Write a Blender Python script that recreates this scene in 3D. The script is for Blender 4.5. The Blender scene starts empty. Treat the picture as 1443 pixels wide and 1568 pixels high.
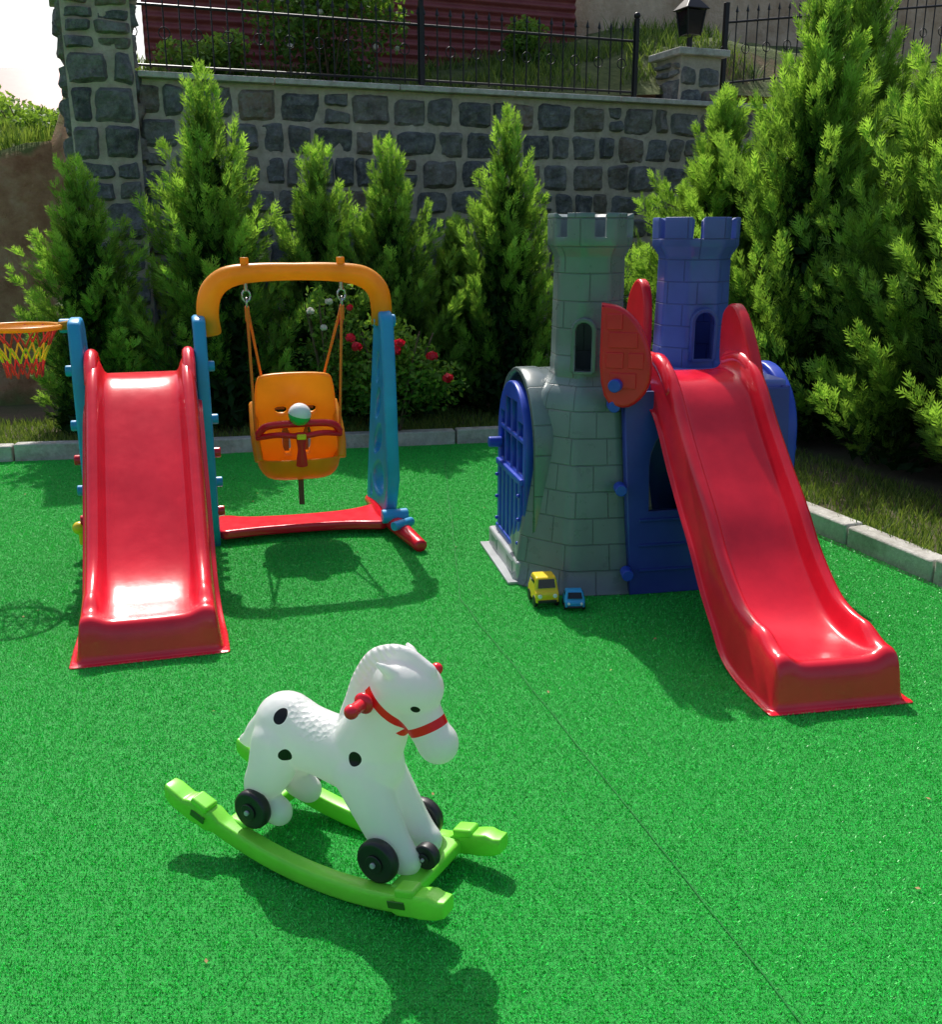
import bpy, bmesh, math, random
import numpy as np
from mathutils import Vector, Matrix, noise
R=math.radians
random.seed(7); rng=np.random.default_rng(7)
scene=bpy.context.scene
COL=scene.collection

# ---------------------------------------------------------------- helpers
def link(o,parent=None):
    COL.objects.link(o)
    if parent is not None: o.parent=parent
    return o
def empty(name,loc=(0,0,0),rz=0.0):
    e=bpy.data.objects.new(name,None); e.location=loc; e.rotation_euler=(0,0,rz); e.empty_display_size=.1
    return link(e)
def mesh_obj(name,verts,faces,mat=None,parent=None,smooth=False,loc=(0,0,0),rot=(0,0,0)):
    me=bpy.data.meshes.new(name); me.from_pydata([tuple(v) for v in verts],[],faces); me.update()
    if smooth:
        me.polygons.foreach_set('use_smooth',[True]*len(me.polygons))
    if mat: me.materials.append(mat)
    o=bpy.data.objects.new(name,me); o.location=loc; o.rotation_euler=rot
    return link(o,parent)
def quads(name,V,mat,tip=None,parent=None,link_it=True):
    n=V.shape[0]; me=bpy.data.meshes.new(name)
    me.vertices.add(n*4); me.vertices.foreach_set('co',V.reshape(-1).astype(np.float32))
    me.loops.add(n*4); me.loops.foreach_set('vertex_index',np.arange(n*4,dtype=np.int32))
    me.polygons.add(n); me.polygons.foreach_set('loop_start',np.arange(n,dtype=np.int32)*4)
    try: me.polygons.foreach_set('loop_total',np.full(n,4,dtype=np.int32))
    except Exception: pass
    me.update(calc_edges=True)
    if tip is not None:
        a=me.attributes.new('tip','FLOAT','POINT'); a.data.foreach_set('value',np.repeat(tip,4).astype(np.float32) if tip.size==n else tip.reshape(-1).astype(np.float32))
    me.materials.append(mat)
    if not link_it: return me
    return link(bpy.data.objects.new(name,me),parent)
def bevel(o,w,seg=3):
    m=o.modifiers.new('bevel','BEVEL'); m.width=w; m.segments=seg; m.limit_method='ANGLE'; m.angle_limit=R(35)
    o.data.polygons.foreach_set('use_smooth',[True]*len(o.data.polygons))
    w=o.modifiers.new('wn','WEIGHTED_NORMAL'); w.keep_sharp=False
def box(name,size,loc,mat,parent=None,bv=.01,rot=(0,0,0),taper=1.0):
    x,y,z=[s/2 for s in size]; t=taper
    v=[(-x,-y,-z),(x,-y,-z),(x,y,-z),(-x,y,-z),(-x*t,-y*t,z),(x*t,-y*t,z),(x*t,y*t,z),(-x*t,y*t,z)]
    f=[(0,3,2,1),(4,5,6,7),(0,1,5,4),(1,2,6,5),(2,3,7,6),(3,0,4,7)]
    o=mesh_obj(name,v,f,mat,parent,loc=loc,rot=rot)
    if bv>0: bevel(o,bv)
    return o
def crom(pts,n):
    P=[Vector(p) for p in pts]; P=[P[0]*2-P[1]]+P+[P[-1]*2-P[-2]]; out=[]
    for i in range(1,len(P)-2):
        for k in range(n):
            t=k/n; a,b,c,d=P[i-1],P[i],P[i+1],P[i+2]
            out.append(.5*((2*b)+(c-a)*t+(2*a-5*b+4*c-d)*t*t+(3*b-a-3*c+d)*t**3))
    out.append(P[-2]); return out
def tube(name,pts,rad,mat,parent=None,seg=12,sub=6,flat=1.0,smooth_path=True,rads=None):
    if smooth_path and len(pts)>2:
        P=crom(pts,sub)
        if rads: 
            rr=[]; 
            for i in range(len(rads)-1):
                for k in range(sub): rr.append(rads[i]+(rads[i+1]-rads[i])*k/sub)
            rr.append(rads[-1])
        else: rr=[rad]*len(P)
    else:
        P=[Vector(p) for p in pts]; rr=rads or [rad]*len(P)
    verts=[];faces=[]; up=None
    for i,p in enumerate(P):
        t=(P[min(i+1,len(P)-1)]-P[max(i-1,0)]).normalized()
        if up is None: up=Vector((0,0,1)) if abs(t.z)<.9 else Vector((0,1,0))
        s=t.cross(up).normalized(); up=s.cross(t).normalized()
        for k in range(seg):
            a=2*math.pi*k/seg
            verts.append(p+s*math.cos(a)*rr[i]+up*math.sin(a)*rr[i]*flat)
    n=len(P)
    for i in range(n-1):
        for k in range(seg):
            a=i*seg+k;b=i*seg+(k+1)%seg; faces.append((a,b,b+seg,a+seg))
    faces.append(tuple(range(seg-1,-1,-1))); faces.append(tuple(range((n-1)*seg,n*seg)))
    o=mesh_obj(name,verts,faces,mat,parent,smooth=True)
    m=o.modifiers.new('b','BEVEL'); m.width=min(rr)*.35; m.segments=2; m.limit_method='ANGLE'; m.angle_limit=R(60)
    return o
def cyl(name,p0,p1,r,mat,parent=None,seg=24,bv=.2):
    p0=Vector(p0);p1=Vector(p1);d=p1-p0
    bm=bmesh.new(); bmesh.ops.create_cone(bm,cap_ends=True,segments=seg,radius1=r,radius2=r,depth=d.length)
    me=bpy.data.meshes.new(name); bm.to_mesh(me); bm.free(); me.materials.append(mat)
    o=bpy.data.objects.new(name,me); o.location=(p0+p1)/2; o.rotation_mode='QUATERNION'; o.rotation_quaternion=d.to_track_quat('Z','Y')
    link(o,parent); bevel(o,r*bv,2); return o
def ball(name,c,r,mat,parent=None,scale=(1,1,1),rot=(0,0,0)):
    bm=bmesh.new(); bmesh.ops.create_uvsphere(bm,u_segments=24,v_segments=16,radius=r)
    me=bpy.data.meshes.new(name); bm.to_mesh(me); bm.free(); me.materials.append(mat)
    me.polygons.foreach_set('use_smooth',[True]*len(me.polygons))
    o=bpy.data.objects.new(name,me); o.location=c; o.scale=scale; o.rotation_euler=rot
    return link(o,parent)
def chaikin(pts,it=2):
    for _ in range(it):
        q=[]
        for i in range(len(pts)):
            a=pts[i];b=pts[(i+1)%len(pts)]
            q.append((a[0]*.75+b[0]*.25,a[1]*.75+b[1]*.25)); q.append((a[0]*.25+b[0]*.75,a[1]*.25+b[1]*.75))
        pts=q
    return pts
def plate(name,outs,thick,bv,loc,rot,mat,parent):
    cu=bpy.data.curves.new(name,'CURVE'); cu.dimensions='2D'; cu.fill_mode='BOTH'
    cu.extrude=max(thick/2-bv,.001); cu.bevel_depth=bv; cu.bevel_resolution=2; cu.offset=-bv
    for pts in outs:
        s=cu.splines.new('POLY'); s.points.add(len(pts)-1); s.use_cyclic_u=True
        for i,p in enumerate(pts): s.points[i].co=(p[0],p[1],0,1)
    cu.materials.append(mat)
    o=bpy.data.objects.new(name,cu); o.location=loc; o.rotation_euler=rot
    return link(o,parent)
YZ=(R(90),0,R(90)); XZ=(R(90),0,0)
def rect(x0,y0,x1,y1): return [(x0,y0),(x1,y0),(x1,y1),(x0,y1)]
def arch(x0,x1,z0,z1,n=12):
    r=(x1-x0)/2;cx=(x0+x1)/2
    return [(x0,z0),(x1,z0)]+[(cx+r*math.cos(math.pi*i/n),z1-r+r*math.sin(math.pi*i/n)) for i in range(n+1)]
def loft(name,rings,mat,parent,closed=True,skip=None,smooth=True,uv=True):
    n=len(rings[0]); verts=[v for r in rings for v in r]; faces=[]; uvs=[]
    L=[0]
    ref=rings[0]
    for k in range(n): L.append(L[-1]+(Vector(ref[(k+1)%n])-Vector(ref[k])).length)
    H=[0]
    for i in range(1,len(rings)): H.append(H[-1]+(Vector(rings[i][0])-Vector(rings[i-1][0])).length)
    for i in range(len(rings)-1):
        for k in range(n if closed else n-1):
            if skip and skip(i,k): continue
            a=i*n+k;b=i*n+(k+1)%n
            faces.append((a,b,b+n,a+n)); uvs+=[(L[k],H[i]),(L[k+1],H[i]),(L[k+1],H[i+1]),(L[k],H[i+1])]
    o=mesh_obj(name,verts,faces,mat,parent,smooth=smooth)
    l=o.data.uv_layers.new(name='UVMap')
    for i,u in enumerate(uvs): l.data[i].uv=u
    return o
def apply_mods(o):
    dg=bpy.context.evaluated_depsgraph_get(); dg.update()
    me=bpy.data.meshes.new_from_object(o.evaluated_get(dg)); o.modifiers.clear(); o.data=me

# ---------------------------------------------------------------- materials
class M:
    def __init__(s,name):
        s.m=bpy.data.materials.new(name); s.m.use_nodes=True; s.nt=s.m.node_tree; s.b=s.nt.nodes['Principled BSDF']; s.out=s.nt.nodes['Material Output']
    def n(s,t,**k):
        x=s.nt.nodes.new(t)
        for a,v in k.items(): setattr(x,a,v)
        return x
    def l(s,a,b): s.nt.links.new(a,b)
    def put(s,inp,v):
        if hasattr(v,'is_output'): s.l(v,inp)
        elif isinstance(v,(tuple,list)) and len(v)==3 and inp.type=='RGBA': inp.default_value=(*v,1)
        else: inp.default_value=v
    def math(s,op,a,b=None,c=None):
        x=s.n('ShaderNodeMath',operation=op)
        s.put(x.inputs[0],a)
        if b is not None: s.put(x.inputs[1],b)
        if c is not None: s.put(x.inputs[2],c)
        return x.outputs[0]
    def mix(s,f,a,b,mode='MIX'):
        x=s.n('ShaderNodeMix',data_type='RGBA',blend_type=mode)
        s.put(x.inputs[0],f); s.put(x.inputs[6],a); s.put(x.inputs[7],b); return x.outputs[2]
    def noise(s,scale,detail=4,rough=.5,vec=None,out='Fac'):
        x=s.n('ShaderNodeTexNoise'); x.inputs['Scale'].default_value=scale; x.inputs['Detail'].default_value=detail; x.inputs['Roughness'].default_value=rough
        if vec is not None: s.l(vec,x.inputs['Vector'])
        return x.outputs[out]
    def ramp(s,f,*st):
        x=s.n('ShaderNodeValToRGB'); e=x.color_ramp.elements
        while len(e)<len(st): e.new(.5)
        for i,(p,c) in enumerate(st):
            e[i].position=p; e[i].color=(*c,1) if isinstance(c,(tuple,list)) else (c,c,c,1)
        s.l(f,x.inputs[0]); return x.outputs[0]
    def bump(s,h,st=.3,dist=.01,prev=None):
        x=s.n('ShaderNodeBump'); x.inputs['Strength'].default_value=st; x.inputs['Distance'].default_value=dist; s.l(h,x.inputs['Height'])
        if prev is not None: s.l(prev,x.inputs['Normal'])
        return x.outputs[0]
    def tc(s,o='Object'): 
        return s.n('ShaderNodeTexCoord').outputs[o]
    def set(s,**k):
        for a,v in k.items():
            nme={'col':'Base Color','rough':'Roughness','metal':'Metallic','normal':'Normal','spec':'Specular IOR Level','coat':'Coat Weight'}[a]
            s.put(s.b.inputs[nme],v)
        return s
    def trans(s,c,f):
        tr=s.n('ShaderNodeBsdfTranslucent'); s.put(tr.inputs[0],c)
        mx=s.n('ShaderNodeMixShader'); mx.inputs[0].default_value=f
        s.l(s.b.outputs[0],mx.inputs[1]); s.l(tr.outputs[0],mx.inputs[2]); s.l(mx.outputs[0],s.out.inputs[0])
def plastic(name,col,rough=.3,brick=None,dirt=.10,bumpd=.0012,trans=0):
    m=M(name); oc=m.tc()
    n1=m.noise(3.5,5,.6,oc); dk=tuple(c*(1-dirt*2.0) for c in col); lt=tuple(min(1,c*(1+dirt)+.004) for c in col)
    c=m.ramp(n1,(.3,dk),(.7,lt))
    ds=m.ramp(m.noise(55,6,.8,oc),(.62,0),(.78,1)); c=m.mix(m.math('MULTIPLY',ds,.10),c,(.45,.42,.36))
    nb=m.noise(260,2,.5,oc); no=m.bump(nb,.2,bumpd*.5)
    n2=m.noise(9,3,.5,oc); no=m.bump(n2,.2,bumpd*5,no)
    if brick:
        uv=m.tc('UV'); w,h=brick
        br=m.n('ShaderNodeTexBrick'); m.l(uv,br.inputs['Vector']); br.inputs['Scale'].default_value=1; br.inputs['Brick Width'].default_value=w; br.inputs['Row Height'].default_value=h
        br.offset=.37; br.squash=.8; br.squash_frequency=3
        br.inputs['Mortar Size'].default_value=.0035; br.inputs['Mortar Smooth'].default_value=.6
        inv=m.math('SUBTRACT',1.0,br.outputs['Fac']); no=m.bump(inv,1,.006,no)
        c=m.mix(m.math('MULTIPLY',br.outputs['Fac'],.28),c,tuple(x*.3 for x in col))
    rr=m.n('ShaderNodeMapRange'); m.l(m.noise(14,4,.6,oc),rr.inputs[0]); rr.inputs[3].default_value=rough*.75; rr.inputs[4].default_value=rough*1.35
    m.set(col=c,rough=rr.outputs[0],normal=no)
    if trans: m.trans(c,trans)
    return m.m
RED=plastic('red_plastic',(.86,.012,.034),.21)
RED2=plastic('red_plastic_guard',(.86,.014,.028),.3,trans=.12)
REDB=plastic('red_plastic_bar',(.88,.015,.03),.3,trans=.2)
SKY=plastic('light_blue_plastic',(.03,.38,.74),.35,trans=.1)
BLUE=plastic('blue_plastic',(.025,.075,.56),.32,trans=.1)
BLUEB=plastic('blue_block_plastic',(.075,.115,.38),.34,brick=(.21,.11))
GREYB=plastic('grey_block_plastic',(.155,.200,.205),.28,brick=(.24,.125))
GREY=plastic('grey_plastic',(.18,.225,.23),.32)
ORG=plastic('orange_plastic',(1.0,.45,.02),.33,trans=.45)
YEL=plastic('yellow_plastic',(.95,.66,.015),.3)
GRN=plastic('lime_plastic',(.25,.86,.06),.33,trans=.15)
BLK=plastic('black_plastic',(.014,.014,.016),.4)
WHT=plastic('white_plastic',(.82,.82,.8),.3,dirt=.03)
GREYL=plastic('light_grey_plastic',(.42,.44,.45),.35)
DKG=plastic('slot_shade_green',(.03,.14,.01),.5)  # darkened lime, slot shade put into the colour
def simple(name,col,rough,metal=0,var=.2,scale=20):
    m=M(name); c=m.ramp(m.noise(scale,4,.6,m.tc()),(.3,tuple(x*(1-var) for x in col)),(.7,tuple(x*(1+var) for x in col)))
    m.set(col=c,rough=rough,metal=metal); return m.m
IRON=simple('black_iron',(.015,.015,.017),.45,.4)
STEEL=simple('steel',(.5,.5,.5),.25,1)
GLASSM=simple('dark_window',(.01,.012,.015),.08)
ROPE=simple('orange_rope',(.9,.20,.01),.7,0,.2,200)
STRAP=simple('strap_webbing',(.16,.07,.04),.8)
NETR=simple('red_net',(.85,.05,.04),.7); NETY=simple('yellow_net',(.95,.65,.02),.7)

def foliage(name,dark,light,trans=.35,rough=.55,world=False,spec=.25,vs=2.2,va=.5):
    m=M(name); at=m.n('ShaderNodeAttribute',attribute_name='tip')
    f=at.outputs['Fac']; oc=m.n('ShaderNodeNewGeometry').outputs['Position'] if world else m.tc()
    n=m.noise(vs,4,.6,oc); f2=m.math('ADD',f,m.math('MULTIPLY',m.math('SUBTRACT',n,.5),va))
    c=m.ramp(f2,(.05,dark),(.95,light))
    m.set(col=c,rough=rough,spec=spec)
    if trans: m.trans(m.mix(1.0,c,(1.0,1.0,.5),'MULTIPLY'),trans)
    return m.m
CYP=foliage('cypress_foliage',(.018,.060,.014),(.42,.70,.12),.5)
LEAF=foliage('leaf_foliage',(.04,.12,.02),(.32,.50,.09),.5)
GRASS=foliage('lawn_grass',(.05,.12,.02),(.30,.40,.09),.4)
TURFB=foliage('turf_blades',(.004,.30,.020),(.030,.92,.105),0,.40,True,.8,1.6,.35)

# ---------------------------------------------------------------- camera, light, sky
cam=bpy.data.cameras.new('camera'); co=link(bpy.data.objects.new('camera',cam)); co.location=(0,0,1.65); co.rotation_euler=(R(74.5),0,0)
cam.sensor_fit='HORIZONTAL'; cam.sensor_width=36; cam.lens=38.17; cam.clip_end=500; scene.camera=co
sd=Vector((-.22,.83,1)).normalized()
sl=bpy.data.lights.new('sun','SUN'); sl.energy=5.0; sl.angle=R(.5); sl.color=(1,.965,.90)
so=link(bpy.data.objects.new('sun',sl)); so.rotation_mode='QUATERNION'; so.rotation_quaternion=sd.to_track_quat('Z','Y'); so.location=(-3,10,12)
w=bpy.data.worlds.new('World'); scene.world=w; w.use_nodes=True
st=w.node_tree.nodes.new('ShaderNodeTexSky'); st.sky_type='NISHITA'; st.sun_disc=False; st.sun_elevation=math.asin(sd.z); st.sun_rotation=math.atan2(sd.x,sd.y)
st.dust_density=3.5; st.air_density=1.1; st.ozone_density=1.0
bg=w.node_tree.nodes['Background']; bg.inputs[1].default_value=.15; w.node_tree.links.new(st.outputs[0],bg.inputs[0])
scene.view_settings.view_transform='Standard'; scene.view_settings.look='None'; scene.view_settings.exposure=0

# ---------------------------------------------------------------- ground
gm=M('soil_ground'); oc=gm.tc()
c=gm.ramp(gm.noise(1.5,6,.65,oc),(.3,(.07,.05,.03)),(.5,(.13,.10,.06)),(.7,(.07,.10,.03)))
gm.set(col=c,rough=.95,normal=gm.bump(gm.noise(25,6,.7,oc),.8,.03)); SOIL=gm.m
mesh_obj('ground',[(-150,-150,-.03),(150,-150,-.03),(150,150,-.03),(-150,150,-.03)],[(0,1,2,3)],SOIL)
kA=Vector((-9.0,6.275)); kC=Vector((.99,8.24)); kD=Vector((3.9,-.2))
tm=M('artificial_turf_base'); oc=tm.tc()
c=tm.ramp(tm.noise(160,3,.7,oc),(.3,(.005,.20,.02)),(.7,(.02,.62,.07)))
tm.set(col=c,rough=.7,normal=tm.bump(tm.noise(400,2,.6,oc),.9,.01))
turf=mesh_obj('artificial_turf',[(-9,-6,0),(kD.x+2,-6,0),(kD.x,kD.y,0),(kC.x,kC.y,0),(kA.x,kA.y,0)],[(0,1,2,3,4)],tm.m)
def inside(x,y):
    d1=kC-kA; s1=d1.x*(y-kA.y)-d1.y*(x-kA.x)
    d2=kD-kC; s2=d2.x*(y-kC.y)-d2.y*(x-kC.x)
    return s1<0 and s2<0
T=.25
for vi in range(3):
    n=3000
    P=np.zeros((n,3)); P[:,0]=rng.uniform(-T/2,T/2,n); P[:,1]=rng.uniform(-T/2,T/2,n)
    # tufts stand in stitched rows, as on a woven turf backing
    P[:,1]=np.where(rng.random(n)<.55,np.round(P[:,1]/.0125)*.0125+rng.normal(0,.0012,n),P[:,1])
    a=rng.uniform(0,2*np.pi,n); h=rng.uniform(.003,.0075,n); lean=rng.uniform(.001,.007,n); la=rng.uniform(0,2*np.pi,n)
    wv=np.stack([np.cos(a),np.sin(a),0*a],1)*rng.uniform(.0007,.0013,n)[:,None]
    tp=P+np.stack([np.cos(la)*lean,np.sin(la)*lean,h],1)
    V=np.stack([P-wv,P+wv,tp+wv*.6,tp-wv*.6],1)
    tip=rng.uniform(.0,1,n)
    me=quads('turf_patch',V,TURFB,tip,link_it=False)
    pv=[];pf=[]
    rr=random.Random(vi)
    for i in range(-22,20):
        for j in range(3,36):
            if (i*7+j*13+(i*j)%5+((i*i+3*j)%7))%3!=vi: continue
            x=i*T;y=j*T
            if not inside(x-.12,y-.12): continue
            q=[(x-T/2,y-T/2,.0),(x+T/2,y-T/2,.0),(x+T/2,y+T/2,.0),(x-T/2,y+T/2,.0)]
            k=rr.choice((0,2)); q=q[k:]+q[:k]; b=len(pv); pv+=q; pf.append((b,b+1,b+2,b+3))
    inst=mesh_obj('turf_blade_instancer',pv,pf,None,turf); inst.instance_type='FACES'; inst.show_instancer_for_render=False; inst.use_instance_faces_scale=False
    ch=bpy.data.objects.new('turf_blade_patch',me); link(ch,inst)
SEAM=simple('turf_seam',(.005,.16,.02),.9)
for (x0,y0,x1,y1) in ((-.20,7.4,-.05,4.4),(-.05,4.4,.95,1.0),(-2.6,3.2,-1.9,1.2)):
    p=Vector((x0,y0));q=Vector((x1,y1));N=40;V=[];F=[]
    for i in range(N+1):
        c=p+(q-p)*i/N; c.x+=noise.noise(Vector((i*.4,x0,0)))*.008*(1 if 0<i<N else 0); wdt=.0022
        V+=[(c.x-wdt,c.y,.0048),(c.x+wdt,c.y,.0048)]
    for i in range(N): F.append((2*i,2*i+1,2*i+3,2*i+2))
    mesh_obj('turf_seam',V,F,SEAM,turf)

mesh_obj('planting_bed_soil',[(kA.x-3,kA.y-.5,.07),(kA.x,kA.y+.12,.07),(kC.x+.08,kC.y+.12,.07),(kD.x+.12,kD.y,.07),(12,-1,.07),(12,16,.07),(-14,16,.07)],[(2,1,0,6),(2,6,5),(2,5,4,3)],SOIL)
cm=M('concrete'); oc=cm.tc()
c=cm.ramp(cm.noise(12,6,.7,oc),(.3,(.40,.38,.34)),(.7,(.66,.64,.59)))
c=cm.mix(cm.ramp(cm.noise(4,8,.8,oc),(.35,.6),(.55,0)),c,(.18,.16,.12))
cm.set(col=c,rough=.9,normal=cm.bump(cm.noise(60,6,.75,oc),.7,.01)); CONC=cm.m
kerb=empty('concrete_kerb')
def kerbline(p,q,L=1.0):
    d=(q-p); n=max(1,int(d.length/L)); d.normalize(); a=math.atan2(d.y,d.x); LL=(q-p).length/n
    for i in range(n):
        c=p+d*LL*(i+.5); c=c+Vector((-d.y,d.x))*.06
        box('kerb_stone',(LL-.014,.12,.15),(c.x,c.y,.045+random.uniform(-.008,.008)),CONC,kerb,.014,(random.uniform(-.03,.03),random.uniform(-.006,.006),a+random.uniform(-.012,.012)))
kerbline(kA,kC,1.05); kerbline(kC+Vector((.05,.05)),kD,.62)
def grass(name,P,h,mat,parent=None,wd=.003):
    n=len(P); hh=rng.uniform(.4,1,n)*h; a=rng.uniform(0,2*np.pi,n); la=rng.uniform(0,2*np.pi,n); ln=rng.uniform(.1,.8,n)*hh
    wv=np.stack([np.cos(a),np.sin(a),0*a],1)*wd
    d=np.stack([np.cos(la)*ln,np.sin(la)*ln,hh],1); md=P+d*.5; md[:,2]+=hh*.12
    V1=np.stack([P-wv,P+wv,md+wv*.8,md-wv*.8],1); V2=np.stack([md-wv*.8,md+wv*.8,P+d+wv*.1,P+d-wv*.1],1)
    t=rng.uniform(0,1,n); return quads(name,np.concatenate([V1,V2]),mat,np.concatenate([t,t]),parent)
def strip(p,q,off0,off1,n,z=.07):
    p=np.array(p);q=np.array(q);d=(q-p)/np.linalg.norm(q-p);nn=np.array([-d[1],d[0]])
    t=rng.uniform(0,1,n); o=off0+(off1-off0)*rng.uniform(0,1,n)**1.3
    xy=p+(q-p)*t[:,None]+nn*o[:,None]; keep=np.array([noise.noise(Vector((x*2.2,y*2.2,3)))>-.25 or random.random()<.35 for x,y in xy])
    xy=xy[keep]; return np.concatenate([xy,np.full((len(xy),1),z)],1)
P=np.concatenate([strip((-6,6.86),(kC.x,kC.y),.13,1.3,22000),strip((kC.x,kC.y),(3.6,.65),.13,1.1,26000)])
grass('lawn_grass',P,.08,GRASS)

# ---------------------------------------------------------------- stone wall
WO=Vector((-2.966,9.5,0)); WA=math.atan2(1.84,4.79)
sm=M('wall_stone'); oc=sm.tc(); at=sm.n('ShaderNodeAttribute',attribute_name='tip')
c=sm.ramp(at.outputs['Fac'],(0,(.10,.11,.125)),(.35,(.17,.18,.19)),(.65,(.23,.225,.22)),(.85,(.25,.20,.155)),(1,(.34,.235,.17)))
c=sm.mix(sm.ramp(sm.noise(11,8,.8,oc),(.42,0),(.72,1)),c,(.42,.42,.40))
c=sm.mix(sm.ramp(sm.noise(5,8,.8,oc),(.32,.75),(.52,0)),c,(.06,.06,.06))
sm.set(col=c,rough=.85,normal=sm.bump(sm.noise(18,8,.75,oc),1,.06)); STONE=sm.m
mm=M('wall_mortar'); oc=mm.tc(); mm.set(col=mm.ramp(mm.noise(10,6,.7,oc),(.3,(.36,.30,.24)),(.7,(.62,.54,.45))),rough=.95,normal=mm.bump(mm.noise(60,5,.7,oc),.7,.015)); MORT=mm.m
def stones(name,L,H,parent,loc,rz=0,z0=0,big=1.0,x0=0):
    V=[];F=[];tips=[]; z=z0
    while z<H-.08:
        rh=random.uniform(.19,.29)*big; rh=min(rh,H-z); x=x0
        while x<L-.05:
            wd=random.choice((random.uniform(.16,.26),random.uniform(.26,.42)))*big
            if L-(x+wd)<.14*big: wd=L-x
            split=1 if (rh>.2 and random.random()>.13) else 2
            for sp_ in range(split):
                zz0=z+rh*sp_/split; zz1=z+rh*(sp_+1)/split
                g=.014; X0,X1,Z0,Z1=x+g,x+wd-g,zz0+g,zz1-g; nx,nz=9,8; b=len(V); seed=random.uniform(0,99); dep=random.uniform(.02,.06)
                jit=[(random.uniform(-.022,.022),random.uniform(-.022,.022)) for _ in range(4)]
                tilt=random.uniform(-.03,.03); tilz=random.uniform(-.02,.03)
                for j in range(nz):
                    for i in range(nx):
                        u=i/(nx-1);v=j/(nz-1)
                        uu=2*u-1; vv=2*v-1; k=1-.05*(uu*uu*vv*vv)
                        px=(X0+X1)/2+uu*k*(X1-X0)/2; pz=(Z0+Z1)/2+vv*k*(Z1-Z0)/2
                        ws=((1-u)*(1-v),u*(1-v),u*v,(1-u)*v)
                        jx=sum(wt*jj[0] for wt,jj in zip(ws,jit)); jz=sum(wt*jj[1] for wt,jj in zip(ws,jit))
                        edge=(1-abs(uu)**9)*(1-abs(vv)**9)
                        rg=noise.noise(Vector((px*9+seed,pz*9,seed)))*.04+abs(noise.noise(Vector((px*20+seed,pz*20,seed))))*.02
                        y=-((dep+uu*tilt+vv*tilz)*edge)-rg*edge+(.012 if edge<=1e-6 else 0)
                        V.append((px+jx+noise.noise(Vector((pz*12,px*12,seed)))*.016,y,pz+jz+noise.noise(Vector((pz*12,px*12,seed+9)))*.014)) 
                for j in range(nz-1):
                    for i in range(nx-1):
                        a=b+j*nx+i; F.append((a,a+1,a+1+nx,a+nx))
                t=random.random(); tips+= [t]*(nx*nz)
            x+=wd
        z+=rh
    o=mesh_obj(name,V,F,STONE,parent,smooth=False,loc=loc,rot=(0,0,rz))
    a=o.data.attributes.new('tip','FLOAT','POINT'); a.data.foreach_set('value',tips); return o
wall=empty('stone_retaining_wall',WO,WA)
box('mortar_core',(11,.4,3.0),(5.5,.2,1.48),MORT,wall,0)
stones('stones',10.8,2.97,wall,(0,0,0),0,0,1.12)
for i in range(9): box('coping_slab',(1.19,.5,.05),(.62+i*1.2,.16,3.008),CONC,wall,.008)
pil=empty('stone_pillar',WO,WA)
box('pillar_core',(.56,.60,3.62),(-.28,.18,1.79),MORT,pil,0)
stones('pillar_face',.56,3.6,pil,(-.56,-.121,0),0,0,1.2)
stones('pillar_side',.60,3.6,pil,(.001,-.12,0),R(90),0,1.2)
stones('pillar_side_b',.60,3.6,pil,(-.561,.48,0),R(-90),0,1.2)
box('pillar_cap',(.72,.76,.07),(-.28,.18,3.64),CONC,pil,.01)
pil2=empty('stone_pillar',WO,WA)
box('pillar_core',(.5,.5,3.5),(5.85,.3,1.75),MORT,pil2,0)
stones('pillar_face',.5,3.45,pil2,(5.6,.049,0),0,0,1.1)
stones('pillar_side',.5,3.45,pil2,(5.599,.55,0),R(-90),0,1.1)
box('pillar_cap',(.64,.64,.07),(5.85,.3,3.53),CONC,pil2,.01)
lan=empty('garden_lantern',WO,WA)
cyl('post',(5.85,.3,3.56),(5.85,.3,3.72),.03,IRON,lan)
box('lantern_glass',(.16,.16,.24),(5.85,.3,3.86),GLASSM,lan,.005,taper=1.35)
for sx in(-1,1):
    for sy in(-1,1): cyl('lantern_rib',(5.85+sx*.08,.3+sy*.08,3.73),(5.85+sx*.112,.3+sy*.112,3.99),.01,IRON,lan,8)
box('lantern_roof',(.30,.30,.12),(5.85,.3,4.05),IRON,lan,.01,taper=.35); ball('lantern_finial',(5.85,.3,4.14),.03,IRON,lan)
fen=empty('iron_fence',WO,WA)
def fence(parent,x0,x1,y,zb,ht,dz=0.0):
    L=x1-x0
    for zz,rr in((.08,.012),(ht-.1,.014)): cyl('rail',(x0,y,zb+zz),(x1,y,zb+zz+dz),rr,IRON,parent,6)
    n=int(L/.135)
    for i in range(n+1):
        x=x0+L*i/n; z=zb+dz*i/n; 
        cyl('picket',(x,y,z+.05),(x,y,z+ht),.0075,IRON,parent,6,.1)
        b=mesh_obj('spear_finial',[(x-.02,y,z+ht),(x,y-.012,z+ht),(x+.02,y,z+ht),(x,y+.012,z+ht),(x,y,z+ht+.07),(x,y,z+ht-.02)],[(0,1,4),(1,2,4),(2,3,4),(3,0,4),(1,0,5),(2,1,5),(3,2,5),(0,3,5)],IRON,parent)
        if i%2==0:
            c=[(x+.05*math.cos(t*math.pi/5),y,z+ht*.52+.05*math.sin(t*math.pi/5)) for t in range(11)]
            tube('scroll_ring',c,.006,IRON,parent,5,1,smooth_path=False)
for (a,b) in((0.02,2.7),(2.76,5.1)): fence(fen,a,b,.2,3.04,.68)
for x in(.0,2.73,5.13): box('fence_post',(.045,.045,.8),(x,.2,3.44),IRON,fen,.004); ball('post_ball',(x,.2,3.87),.035,IRON,fen)
fen2=empty('iron_fence',WO,WA); fence(fen2,6.3,10.2,.3,3.2,.8,.5)
for x in (6.3,8.25,10.2): box('fence_post',(.05,.05,1.0),(x,.3,3.6+(x-6.3)*.128),IRON,fen2,.004)

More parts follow.
